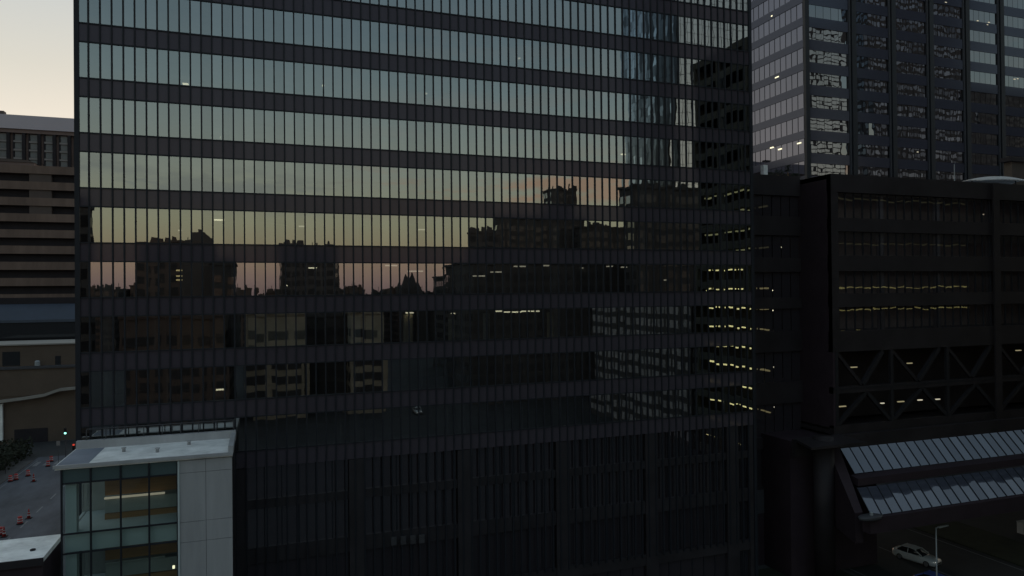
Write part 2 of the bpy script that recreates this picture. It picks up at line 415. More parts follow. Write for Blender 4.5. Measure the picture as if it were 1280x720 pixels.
# annex interior
ia = zl[2]; ib = zl[1]
MB().box(ax0+.12, ax0+.75, AY+.3, AY+.9, 0, z_r-.3).build('interior_column', M['paleroom'], annex)
x0 = P(131, 600, AY+2.6).x; x1 = P(224, 600, AY+2.6).x
for dz in (0, lev):
    MB().box(x0, x1, AY+2.6, AY+2.75, P(160, 617, AY+2.6).z-dz, P(160, 590, AY+2.6).z-dz).build('wood_lining', M['wood'], annex)
    MB().box(x0, x1-.9, AY+2.35, AY+2.55, P(160, 621.5, AY+2.4).z-dz, P(160, 619.5, AY+2.4).z-dz).build('strip_lamp', M['strip'] if dz == 0 else M['room'], annex)
    MB().box(x0, x1, AY+2.62, AY+2.75, P(160, 639, AY+2.6).z-dz, P(160, 622.5, AY+2.6).z-dz).build('balustrade', M['room'], annex)
    MB().box(x0, x1, AY+2.5, AY+2.8, P(160, 658, AY+2.6).z-dz, P(160, 639.5, AY+2.6).z-dz).build('wood_lining', M['wood'], annex)
    st = MB()
    for k in range(3):
        a = P(98+6*k, 606, AY+1.6); b = P(98+6*k, 650-10*k, AY+1.6)
        st.bar((a.x, a.y, a.z-dz), (b.x, b.y, b.z-dz), .07)
    a, b = P(96, 655, AY+1.6), P(112, 634, AY+1.6)
    st.bar((a.x, a.y, a.z-dz), (b.x, b.y, b.z-dz), .09)
    st.build('stair_rail', M['reflect'], annex)
q = P(217, 709, AY+.8); MB().box(q.x-.07, q.x+.07, q.y, q.y+.08, q.z-.1, q.z+.1).build('wall_lamp', M['lit'], annex)
# podium roof to the left of the annex
pz = P(40, 699, 50).z
podium = thing('podium_building', 'low building left of the annex showing only its weathered white roof', 'building', (-18, 52, 0))
MB().box(-26, ax0-.55, 50.0, 54.6, pz-.3, pz).build('roof', M['white'], podium)
MB().box(-26, ax0-.5, 49.9, 49.998, pz-.42, pz+.03).build('roof_edge', M['black'], podium)
MB().box(-25.9, ax0-.6, 50.2, 54.4, 0, pz-.3).build('wall', M['rdside'], podium)
q = PZ(41, 688, pz); MB().lathe([(.16, pz), (.16, pz+.08), (.05, pz+.12)], 12, (q.x, q.y, 0)).build('roof_drain', M['black'], podium, True)

# ------------------------------------------------------------------ left background
Y1 = 175.0; pt = P(50, 431, Y1)
bx0, bx1 = P(-60, 500, Y1).x, P(140, 500, Y1).x
beige = thing('beige_building', 'low beige stucco building with pale coping across the street, left edge', 'building', (bx0, Y1, 0))
zt = pt.z; z2 = P(50, 457, Y1).z
MB().box(bx0, bx1, Y1, Y1+14, z2, zt).build('upper_wall', M['beige'], beige)
MB().box(bx0-.2, bx1, Y1-.35, Y1+14.2, zt, zt+.28).build('coping', M['beigelight'], beige)
zc2 = P(50, 494, Y1-3).z
MB().box(bx0, bx1, Y1-2.6, Y1-.01, zc2, z2-.4).build('middle_wall', M['beige'], beige)
MB().box(bx0, bx1, Y1-2.9, Y1-.02, z2-.4, z2).build('ledge', M['steel'], beige)
for (a, b, c, d) in ((3, 25, 440, 457), (69, 76, 445, 457)):
    u, v = P(a, c, Y1), P(b, d, Y1)
    MB().box(u.x, v.x, Y1-.06, Y1+.1, v.z, u.z).build('window', M['dim'], beige)
curve = MB(); pts = [(-60, 508), (0, 502), (30, 498), (55, 494), (66, 490), (75, 487), (95, 485), (140, 483)]
for (a, b) in zip(pts[:-1], pts[1:]):
    p, q = P(*a, Y1-3.4), P(*b, Y1-3.4); curve.bar(p, q, .9, .55)
curve.build('curved_ledge', M['beigelight'], beige)
MB().box(bx0, bx1, Y1-2.5, Y1-.02, 0, zc2-.02).build('lower_wall', M['beige'], beige)
u, v = P(18, 537, Y1-2.5), P(60, 570, Y1-2.5)
MB().box(u.x, v.x, Y1-2.58, Y1-2.4, v.z, u.z).build('loading_opening', M['black'], beige)
u, v = P(0, 505, Y1-3), P(3.6, 552, Y1-3)
MB().box(u.x-4, v.x, Y1-3.2, Y1-2.62, v.z, u.z).build('pale_panel', M['white'], beige)
u = P(46, 455, Y1-2); 
tag(MB().lathe([(.5, u.z-.4), (.5, u.z+.5), (.3, u.z+.7)], 12, (u.x, Y1-1.6, 0)).build('roof_vent', M['pole']), 'small grey vent standing on the ledge of the beige building', 'vent')

Yb = 196.0
bb = thing('blue_roof_building', 'dark building with a dull blue metal roof band behind the beige building', 'building', (P(40, 400, Yb).x, Yb, 0))
ux, vx = P(-70, 400, Yb).x, P(150, 400, Yb).x
a, b, c = P(40, 403, Yb).z, P(40, 380, Yb+4).z, P(40, 372, Yb+4).z
MB().hull8([(ux, Yb-.3, a), (vx, Yb-.3, a), (vx, Yb+4, a), (ux, Yb+4, a), (ux, Yb-.2, a+.6), (vx, Yb-.2, a+.6), (vx, Yb+4, b), (ux, Yb+4, b)]).build('roof', M['bluepanel'], bb)
MB().box(ux, vx, Yb, Yb+8, 0, a-.02).build('wall', M['dim'], bb)
MB().box(ux, vx, Yb+4.02, Yb+8, a, c).build('clerestory', M['black'], bb)

Y2 = 222.0
stripe = thing('striped_office', 'brown banded office block with dark open strips at left, under the pale capped tower', 'building', (P(40, 300, Y2).x, Y2, 0))
ux, vx = P(-80, 300, Y2).x, P(170, 300, Y2).x
zs = [P(45, y, Y2).z for y in (207, 367.5)]
MB().box(ux, vx, Y2+1.5, Y2+24, 0, zs[0]-.2).build('wall', M['black'], stripe)
n = 8; pit = (zs[0]-zs[1])/8
for k in range(n+1):
    zt = zs[0]-k*pit
    MB().box(ux, vx, Y2, Y2+1.6, zt-pit*.50, zt).build('precast_band', M['brownband'], stripe)
    if k < 3:
        u, v = P(36, 250, Y2).x, P(64, 250, Y2).x
        MB().box(u, v, Y2+.35, Y2+1.55, zt-pit+.02, zt-pit*.5-.02).build('infill_panel', M['farbrown'], stripe)
MB().box(ux, vx, Y2-.2, Y2+1.4, zs[1]-pit*.5-.9, zs[1]-pit*.5-.35).build('sill_band', M['cap'], stripe)
u = P(16, 203, Y2+1); 
pent = thing('roof_plant_room', 'small reddish roof hut standing on the brown banded office block', 'hut', (u.x, Y2+8, zs[0]-.2))
MB().box(u.x-5, u.x+3.6, Y2+6, Y2+12, zs[0]-.2, zs[0]+1.7).build('wall', M['pier'], pent)
MB().hull8([(u.x-5.2, Y2+5.8, zs[0]+1.7), (u.x+3.8, Y2+5.8, zs[0]+1.7), (u.x+3.8, Y2+12.2, zs[0]+1.7), (u.x-5.2, Y2+12.2, zs[0]+1.7), (u.x-5.2, Y2+5.8, zs[0]+2.6), (u.x+2.2, Y2+5.8, zs[0]+2.3), (u.x+2.2, Y2+12.2, zs[0]+2.3), (u.x-5.2, Y2+12.2, zs[0]+2.6)]).build('roof', M['farbrown'], pent)

Y3 = 330.0
capt = thing('capped_tower', 'distant brick tower with a blank pale top band behind the left edge', 'building', (P(40, 200, Y3).x, Y3, 0))
ux, vx = P(-120, 160, Y3).x, P(200, 160, Y3).x
zt, zc = P(45, 145.5, Y3).z, P(45, 162.5, Y3).z
MB().box(ux, vx, Y3-.6, Y3+30, zc, zt).build('roof_band', M['cap'], capt)
MB().box(ux, vx, Y3+1.2, Y3+29, 0, zc).build('wall', M['pier'], capt)
MB().box(ux, vx, Y3-.05, Y3+1.19, zc-1.5, zc-.02).build('cornice', M['pier'], capt)
bay = (P(68, 190, Y3).x-P(49, 190, Y3).x)
xa = P(10, 190, Y3).x; fh = (P(45, 176, Y3).z-P(45, 186.5, Y3).z)
for j in range(-3, 9):
    x = xa+j*bay
    MB().box(x-.55, x+.55, Y3+.0, Y3+1.19, 0, zc-1.52).box(x+bay*.28, x+bay*.28+.5, Y3+.5, Y3+1.19, 0, zc-1.52).build('brick_pier', M['black'], capt)
    for k in range(7):
        z1 = zc-1.9-k*fh
        MB().box(x+bay*.40, x+bay-.8, Y3+.8, Y3+1.19, z1-fh*.72, z1).build('window', M['pales'], capt)
        MB().box(x+bay*.33, x+bay-.6, Y3+.4, Y3+1.15, z1-fh*.98, z1-fh*.76).build('balcony_rail', M['grid'], capt)
u = P(2, 139, Y3+4); MB().box(u.x-2, u.x+1, Y3+3, Y3+6, zt, u.z).build('chimney', M['farbrown'], capt)

# ------------------------------------------------------------------ tower upper right
co = P(1008, 200, 97.0); TX, TY = co.x, 97.0
rtw = thing('corner_tower', 'grey glass high-rise seen on its corner rising behind the dark bridge building, upper right', 'building', (TX, TY, 0))
TF = 3.9; TZ = P(1008, 0, TY).z
zbase = P(1008, 162, TY).z-TF*3
ztop = zbase+TF*13.5
nb = 6; BW = (P(1164, 100, TY).x-P(1067, 100, TY).x)/2
xb = P(1067, 100, TY).x
MB().box(TX+.3, TX+BW*6.5, TY+.3, TY+40, 0, ztop).build('core_wall', M['black'], rtw)
lv = []
z = zbase
while z < ztop: lv.append(z); z += TF
xe = xb+BW*nb
pier_x = [xb+BW*j for j in range(nb+1)]
spb = MB(); spb2 = MB()
for z in lv:
    MB().box(TX+.02, xe, TY+.05, TY+.29, z-1.75, z).build('spandrel_band', M['rtspan'], rtw)
    MB().box(TX+.05, TX+.29, TY+.3, TY+40, z-1.35, z).build('side_spandrel', M['rtspan'], rtw)
    starts = [(TX+.8, xb-.55)]+[(pier_x[j]+.55, pier_x[j+1]-.55) for j in range(nb)]
    for (a, b) in starts:
        g = MB()
        wdt = (b-a-.9)/5
        for i in range(5):
            u = a+i*wdt
            t1 = random.gauss(0, .003); t2 = random.gauss(0, .002)
            f_ = random.choice((.15, .3, .5, 1.6)); t1 *= f_; t2 *= f_
            g.quad((u+.04, TY+.12-t1, z+.04), (u+wdt-.04, TY+.12+t1, z+.04), (u+wdt-.04, TY+.12+t1+t2, z+TF-1.79), (u+.04, TY+.12-t1+t2, z+TF-1.79))
        g.quad((b-.62, TY+.12, z+.04), (b-.06, TY+.12, z+.04), (b-.06, TY+.12, z+TF-1.79), (b-.62, TY+.12, z+TF-1.79))
        g.build('bay_window', M['rtglass'], rtw)
    g = MB(); y = TY+.6
    while y < TY+38:
        g.quad((TX+.15, y+1.38, z+.03), (TX+.15, y+.03, z+.03), (TX+.15, y+.03, z+TF-1.38), (TX+.15, y+1.38, z+TF-1.38)); y += 1.42
    g.build('side_window', M['rtside'], rtw)
zhi = lv[-1]+TF-1.8
for x in pier_x:
    MB().box(x-.5, x+.5, TY-.28, TY+.3, 0, zhi).build('pier', M['rtpier'], rtw)
    MB().box(x-.98, x-.60, TY-.06, TY+.3, 0, zhi).build('pier_fin', M['steel'], rtw)
MB().box(TX-.1, TX+.75, TY-.25, TY+.3, 0, zhi).build('corner_pier', M['rtpier'], rtw)
sm = MB(); y = TY+.6
while y < TY+38: sm.box(TX+.10, TX+.17, y-.035, y+.035, zbase-2, zhi); y += 1.42
sm.build('side_mullion', M['mullion'], rtw)
MB().box(TX, xe, TY, TY+40, zhi, zhi+1).build('roof', M['gravel'], rtw)
for (px, py, wv) in ((971.5, 96.5, .55), (965, 184.5, .5), (975, 186.5, .5), (999, 179, .5), (965, 20, .2)):
    q = PXp(px, py, TX+.1); MB().box(TX+.02, TX+.14, q.y-wv*.9, q.y+wv*.9, q.z-.10, q.z+.10).build('ceiling_lamp', M['lit'], rtw)
for (px, py, wv) in ((1222, 26, .3), (1236, 28, .35), (1234, 31, .3), (1182, 3, .4), (1268, 99, .4), (1272, 98.5, .3), (1147, 190, .25)):
    q = P(px, py, TY+.1); MB().box(q.x-wv*.6, q.x+wv*.6, TY+.02, TY+.11, q.z-.06, q.z+.06).build('ceiling_lamp', M['litdim'], rtw)

# ------------------------------------------------------------------ dark bridge building, right
BY = 59.5
bxx = P(1040, 350, BY).x; bxe = 150
def bz(y, px=1050): return P(px, y, BY).z
bridge = thing('bridge_building', 'dark bronze building on the right spanning the street with a steel truss under it', 'building', (bxx, BY, 0))
zt = bz(217, 1040)
MB().box(bxx, bxx+.4, BY+.02, BY+24, bz(535), zt).build('side_wall', M['rdside'], bridge)
winr = [(240, 272), (289, 319), (339, 367), (384, 414), (440, 484), (492, 532)]
prev = 217
bands = []
for (a, b) in winr: bands.append((prev, a)); prev = b
bands.append((prev, 543))
for (a, b) in bands:
    MB().box(bxx, bxe, BY, BY+.6, bz(b), bz(a) if a != 217 else zt).build('wall_band', M['rdwall'], bridge)
cols = [P(1112, 400, BY).x, P(1183, 400, BY).x]; cw_ = cols[1]-cols[0]
cols = cols+[cols[1]+cw_*j for j in range(1, 9)]
for (a, b) in winr[:4]:
    g = MB(); x = P(1050, 400, BY).x
    while x < bxe-1:
        t1 = random.gauss(0, .003)
        g.quad((x+.03, BY+.35-t1, bz(b)), (x+1.17, BY+.35+t1, bz(b)), (x+1.17, BY+.35+t1, bz(a)), (x+.03, BY+.35-t1, bz(a))); x += 1.2
    g.build('ribbon_window', M['rdglass'], bridge)
    g = MB(); x = P(1050, 400, BY).x
    while x < bxe-1: g.box(x-.03, x+.03, BY+.25, BY+.45, bz(b)+.002, bz(a)-.002); x += 1.2
    g.build('window_post', M['mullion'], bridge)
    MB().box(bxx+.5, bxe, BY+.7, BY+4.4, bz(b)-.5, bz(b)-.05).build('floor_slab', M['inner'], bridge)
    MB().box(bxx, P(1050, 400, BY).x-.04, BY+.01, BY+.5, bz(b), bz(a)).build('corner_panel', M['rdwall'], bridge)
for x in cols[:8]:
    MB().lathe([(.40, bz(415)), (.40, zt-.3)], 14, (x, BY+1.15, 0)).build('interior_column', M['column'], bridge, True)
x = P(1246, 400, BY).x
MB().box(x-.5, x+.5, BY-.2, BY-.002, bz(543), zt).build('pier', M['rdwall'], bridge)
MB().box(bxx+.5, bxe, BY+4.5, BY+24, bz(428), zt-.52).build('rear_wall', M['rearroom'], bridge)
MB().box(bxx+.5, bxe, BY+4.5, BY+24, bz(534), bz(428)-.01).build('rear_wall', M['rdwall'], bridge)
MB().box(bxx, bxe, BY+.62, BY+24, zt-.5, zt-.02).build('roof', M['gravel'], bridge)
MB().box(bxx, bxe, BY+.62, BY+19.9, bz(543), bz(538)).build('soffit', M['rdwall'], bridge)
# truss members
tru = [P(1046, 460, BY).x, P(1115, 460, BY).x, P(1185, 460, BY).x, P(1249, 460, BY).x]
st_ = tru[2]-tru[1]
tru += [tru[-1]+st_*j for j in range(1, 5)]
za, zb_, zc_, zd = bz(440), bz(484), bz(492), bz(532)
for j, x in enumerate(tru):
    MB().box(x-.2, x+.2, BY-.02, BY+.3, zd, za).build('truss_post', M['trussm'], bridge)
    if j+1 < len(tru):
        x2 = tru[j+1]; xm = (x+x2)/2
        MB().bar((x+.2, BY+.2, zd+.1), (xm+.3, BY+.2, zc_-.05), .35, .4).build('truss_brace', M['trussm'], bridge)
        MB().bar((xm+.35, BY+.2, zc_-.05), (x2-.2, BY+.2, zd+.1), .35, .4).build('truss_brace', M['trussm'], bridge)
        MB().bar((xm-.2, BY+.2, zb_+.1), (x2-1.2, BY+.2, za-.1), .42, .45).build('truss_brace', M['trussm'], bridge)
        MB().bar((x+.2, BY+.25, za-.1), (xm-.3, BY+.25, zb_+.1), .3, .35).build('truss_brace', M['rdwall'], bridge)
MB().box(bxx, bxe, BY-.03, BY+.1, bz(487.5), bz(485)).build('truss_chord', M['trussm'], bridge)
for (px, py, wv) in ((1053, 508, .45), (1103, 504, .22), (1126, 502, .45), (1150, 500, .3), (1172, 499, .3), (1067, 459, .45), (1137, 454, .35), (1273, 438, .4), (1231, 268, .25)):
    q = P(px, py, BY+2.5); MB().box(q.x-wv, q.x+wv, q.y-.1, q.y+.1, q.z-.05, q.z+.05).build('ceiling_lamp', M['litfaint'] if wv > .3 else M['litdim'], bridge)
q = P(1272, 516, BY+.5); MB().box(q.x-.5, q.x+.5, q.y-.1, q.y+.1, q.z-.3, q.z+.3).build('red_lamp', M['tail'], bridge)
# left support leg and round stair drum
qx = P(990, 560, BY).x
MB().box(qx, bxx+6, BY+.3, BY+12, .2, bz(546)).build('support_wall', M['rdside'], bridge)
dr = P(1030, 600, BY-1.6)
MB().lathe([(1.0, .2), (1.0, P(1030, 545, BY-1.6).z), ], 28, (dr.x, BY-1.6, 0)).build('stair_drum', M['rdwall'], bridge, True)
# roof things
q = P(1240, 224.5, BY+8)
dome = thing('roof_canopy', 'pale shallow curved fabric canopy on the roof of the dark bridge building', 'canopy', (q.x, BY+8, zt))
cv = MB(); x0 = P(1208, 227, BY+8); x1 = P(1276, 227, BY+8); L_ = x1.x-x0.x; nn = 14
for i in range(nn):
    for j in range(6):
        def pt(i, j):
            a = i/nn; b = j/6
            return (x0.x+L_*a, BY+6+4*b, x0.z-.25+1.0*math.sin(math.pi*(.12+.62*a))*(.45+.75*math.sin(math.pi*b)))
        cv.quad(pt(i, j), pt(i+1, j), pt(i+1, j+1), pt(i, j+1))
cvo = cv.build('fabric', M['domew'], dome, True)
sol = cvo.modifiers.new('thickness', 'SOLIDIFY'); sol.thickness = .12
MB().bar((x0.x+1, BY+8, zt-.05), (x0.x+1, BY+8, x0.z+.3), .12).bar((x1.x-1, BY+8, zt-.05), (x1.x-1, BY+8, x0.z+.6), .12).build('post', M['steel'], dome)
q = P(1193, 210, BY+6)
mast = thing('roof_mast', 'thin pale flag mast on the roof edge of the dark bridge building', 'mast', (q.x, BY+6, zt-.05))
MB().lathe([(.07, zt-.05), (.04, P(1193, 205, BY+6).z)], 8, (q.x, BY+6, 0)).build('pole', M['pole'], mast)
q = P(1274, 215, BY+14)
brk = thing('stair_penthouse', 'brown stepped roof penthouse at the right edge above the dark building', 'hut', (q.x+2, BY+14, zt-.02))
MB().box(P(1265, 215, BY+14).x, q.x+10, BY+14, BY+15.2, zt-.02, P(1270, 202, BY+14).z).build('wall', M['beige'], brk)
MB().box(P(1261, 215, BY+14).x, q.x+10, BY+13.7, BY+15.4, P(1270, 202, BY+14).z, P(1270, 197, BY+14).z).build('roof', M['rdwall'], brk)

# connector between tower and bridge building
CY = 64.0
cx0, cx1 = XR+.2, bxx-.02
def cz(y): return P(970, y, CY).z
link = thing('link_building', 'dark narrow link block squeezed between glass tower and bridge building', 'building', ((cx0+cx1)/2, CY, 0))
cw2 = [(244, 270), (294, 322), (340, 372), (386, 414), (440, 478), (505, 545), (560, 606)]
prev = 219
for i, (a, b) in enumerate(cw2+[(641, 641)]):
    MB().box(cx0, cx1, CY, CY+.5, cz(a), cz(prev)).build('wall_band', M['rdwall'], link); prev = b
MB().box(cx0, cx1, CY+.01, CY+.5, 0, cz(641)).build('base_wall', M['rdside'], link)
MB().box(cx0+.5, cx1-1, CY-.06, CY-.005, cz(639), cz(610)).build('grey_panel', M['steel'], link)
for (a, b) in cw2:
    n = 9
    for i in range(n):
        u, v = cx0+(cx1-cx0)*i/n, cx0+(cx1-cx0)*(i+1)/n
        MB().quad((u+.04, CY+.3, cz(b)), (v-.04, CY+.3, cz(b)), (v-.04, CY+.3, cz(a)), (u+.04, CY+.3, cz(a))).build('window', M['darkbay'], link)
    MB().box(cx0, cx1, CY+.6, CY+11.9, cz(b)-.4, cz(b)-.05).build('floor_slab', M['inner'], link)
MB().box(cx0, cx1, CY+12, CY+14, 0, cz(219)).build('core_wall', M['innerdark'], link)
MB().box(cx0, cx1, CY+.5, CY+14, cz(219)-.4, cz(219)-.02).build('roof', M['gravel'], link)
MB().box(P(993, 390, CY+1).x, P(998, 390, CY+1).x, CY+.9, CY+1.3, cz(412), cz(384)).build('interior_column', M['column'], link)
for (px, py, wv, mt) in ((966, 363, .4, 'lit'), (966, 388, .45, 'lit'), (963, 459, .5, 'litdim'), (963, 509, .5, 'litdim'), (980, 309, .3, 'lit'), (995, 273, .25, 'litdim'), (962, 436, .4, 'litdim')):
    q = P(px, py, CY+1.5); MB().box(q.x-wv, q.x+wv, q.y-.1, q.y+.1, q.z-.06, q.z+.06).build('ceiling_lamp', M[mt], link)
# planters and unit on link roof
def shrub(name, label, c, r, h, seed):
    rnd = random.Random(seed); t = thing(name, label, 'plant', (c[0], c[1], c[2]), 'shrubs on the link roof')
    mb = MB()
    for k in range(240):
        a = rnd.uniform(0, 2*math.pi); zz_ = rnd.random()**.8; rr = r*math.sqrt(rnd.random())*(1.05-.75*zz_)
        p = Vector((c[0]+rr*math.cos(a), c[1]+rr*math.sin(a), c[2]+.15+h*zz_))
        u = Vector((rnd.gauss(0,1), rnd.gauss(0,1), rnd.gauss(0,1))).normalized()*.11; w = u.orthogonal().normalized()*.07
        mb.quad(p-u, p+w, p+u, p-w)
    mb.build('foliage', M['leaf'], t)
    MB().lathe([(.05, c[2]), (.03, c[2]+h*.6)], 6, (c[0], c[1], 0)).build('stem', M['wood'], t)
zrf = cz(219)-.02
for i, (px, r, h, lb) in enumerate(((962, 1.0, .75, 'low dark shrub on the link roof nearest the glass tower'), (973, 1.3, 1.1, 'broad dark shrub in the middle of the link roof'),
                                    (985, .9, 1.7, 'tallest pointed shrub on the link roof'), (994, .9, .8, 'small shrub on the link roof next to the bridge building'))):
    q = P(px, 215, CY+3); shrub('roof_shrub', lb, (q.x, CY+3, zrf), r, h, i)
q = P(955.5, 209, CY+2)
ac = thing('air_conditioner', 'small pale air conditioning box on the link roof beside the glass tower', 'air conditioner', (q.x, CY+2, zrf))
MB().box(q.x-.28, q.x+.28, CY+1.8, CY+2.3, zrf+.12, q.z+.22).build('casing', M['white'], ac)
MB().box(q.x-.25, q.x-.18, CY+1.85, CY+2.25, zrf, zrf+.12).box(q.x+.18, q.x+.25, CY+1.85, CY+2.25, zrf, zrf+.12).build('foot', M['steel'], ac)
MB().lathe([(.17, 0), (.17, .03)], 14, (q.x, CY+2.05, q.z+.22)).build('fan_grille', M['black'], ac)

# stepped skylight canopy
t1 = P(1050, 561, 58.6); b1 = P(1068, 592, 56.35); t2 = P(1071, 610, 54.7); b2 = P(1089, 645, 51.66)
xe = 118
can = thing('skylight_canopy', 'two-step sloping glass canopy with dark beams below the steel truss, right edge', 'canopy', (t1.x, 55, 0))
def strip(t, b):
    n = int((xe-t.x)/1.28); g = MB(); s = MB()
    for i in range(n+1):
        xa, xb_ = t.x+i*1.28, t.x+(i+1)*1.28; da = (b.x-t.x)
        e = random.gauss(0, .004); e2 = random.gauss(0, .006)
        g.quad((xa+da+.03, b.y, b.z+e), (xb_+da-.03, b.y, b.z-e), (xb_-.03, t.y, t.z-e+e2), (xa+.03, t.y, t.z+e+e2))
        s.bar((xa, t.y, t.z+.03), (xa+da, b.y, b.z+.03), .055, .09)
    o = g.build('skylight', M['skylight'], can); s.build('glazing_bar', M['seam'], o)
strip(t1, b1); strip(t2, b2)
MB().hull8([(b1.x-.9, 55.0, t2.z+.05), (xe, 55.0, t2.z+.05), (xe, 56.3, t2.z+.05), (b1.x-.6, 56.3, t2.z+.05), (b1.x-.9, 55.0, b1.z-.12), (xe, 55.0, b1.z-.12), (xe, 56.3, b1.z-.06), (b1.x-.6, 56.3, b1.z-.06)]).build('beam', M['rdside'], can)
MB().box(b2.x-.6, xe, 51.2, 52.1, b2.z-1.5, b2.z-.06).build('beam', M['rdside'], can)
MB().box(P(1000, 540, 58).x, xe, 58.7, 59.2, t1.z-.4, P(1045, 545, 58.7).z).build('roof_edge', M['rdwall'], can)
MB().hull8([(t1.x-1.5, 58.65, 6), (t1.x-.05, 58.65, 6), (b2.x-.05, 52.6, 6), (b2.x-1.0, 52.6, 6), (t1.x-1.5, 58.65, t1.z+.1), (t1.x-.05, 58.65, t1.z+.1), (b2.x-.05, 52.6, b2.z+.1), (b2.x-1.0, 52.6, b2.z+.1)]).build('end_wall', M['rdside'], can)
u, v = P(1000, 536, 59), P(1050, 543, 55)
MB().hull8([(P(992, 537, 59.2).x, 59.2, t1.z+1.15), (t1.x+.5, 59.2, t1.z+1.15), (t1.x+.5, 55.6, t1.z+1.0), (P(1012, 540, 55.8).x, 55.6, t1.z+1.0),
            (P(992, 537, 59.2).x, 59.2, t1.z+1.4), (t1.x+.5, 59.2, t1.z+1.4), (t1.x+.5, 55.6, t1.z+1.25), (P(1012, 540, 55.8).x, 55.6, t1.z+1.25)]).build('flat_roof', M['rdwall'], can)
for x in (92, 108): MB().box(x-.4, x+.4, 52, 52.8, 0, b2.z-1.52).build('post', M['rdside'], can)
q = P(1090, 645, 51)
ledge = MB(); nn = 16
ledge.lathe([(1.25, q.z-.35), (1.35, q.z-.2), (1.35, q.z-.05), (1.2, q.z)], 24, (q.x, 51.2, 0))
for v in ledge.v: v.y = 51.2+(v.y-51.2)*.45
ledge.build('gutter_hopper', M['steel'], can, True)
MB().lathe([(.16, q.z), (.16, q.z+.25), (.08, q.z+.3)], 10, (q.x+.15, 51.2, 0)).build('roof_vent', M['pole'], can)

# ------------------------------------------------------------------ street lamp, cars
q = P(1170, 660, 52)
lampo = thing('street_lamp', 'grey street lamp post with short arm in front of the white car', 'street lamp', (q.x, 52, .13))
MB().lathe([(.11, .13), (.11, .6), (.075, .7), (.06, q.z)], 12, (q.x, 52, 0)).build('pole', M['pole'], lampo, True)
e = P(1185, 659, 52)
MB().bar((q.x-.05, 52, q.z-.02), (q.x+.35, 52, q.z+.04), .09, .08).build('arm', M['pole'], lampo)
MB().hull8([(q.x+.3, 51.86, q.z-.02), (e.x, 51.9, q.z+.04), (e.x, 52.1, q.z+.04), (q.x+.3, 52.14, q.z-.02), (q.x+.3, 51.9, q.z+.1), (e.x, 51.93, q.z+.13), (e.x, 52.07, q.z+.13), (q.x+.3, 52.1, q.z+.1)]).build('lamp_head', M['pole'], lampo)
MB().lathe([(.2, .13), (.2, .2), (.13, .24)], 12, (q.x, 52, 0)).build('base_plate', M['steel'], lampo)

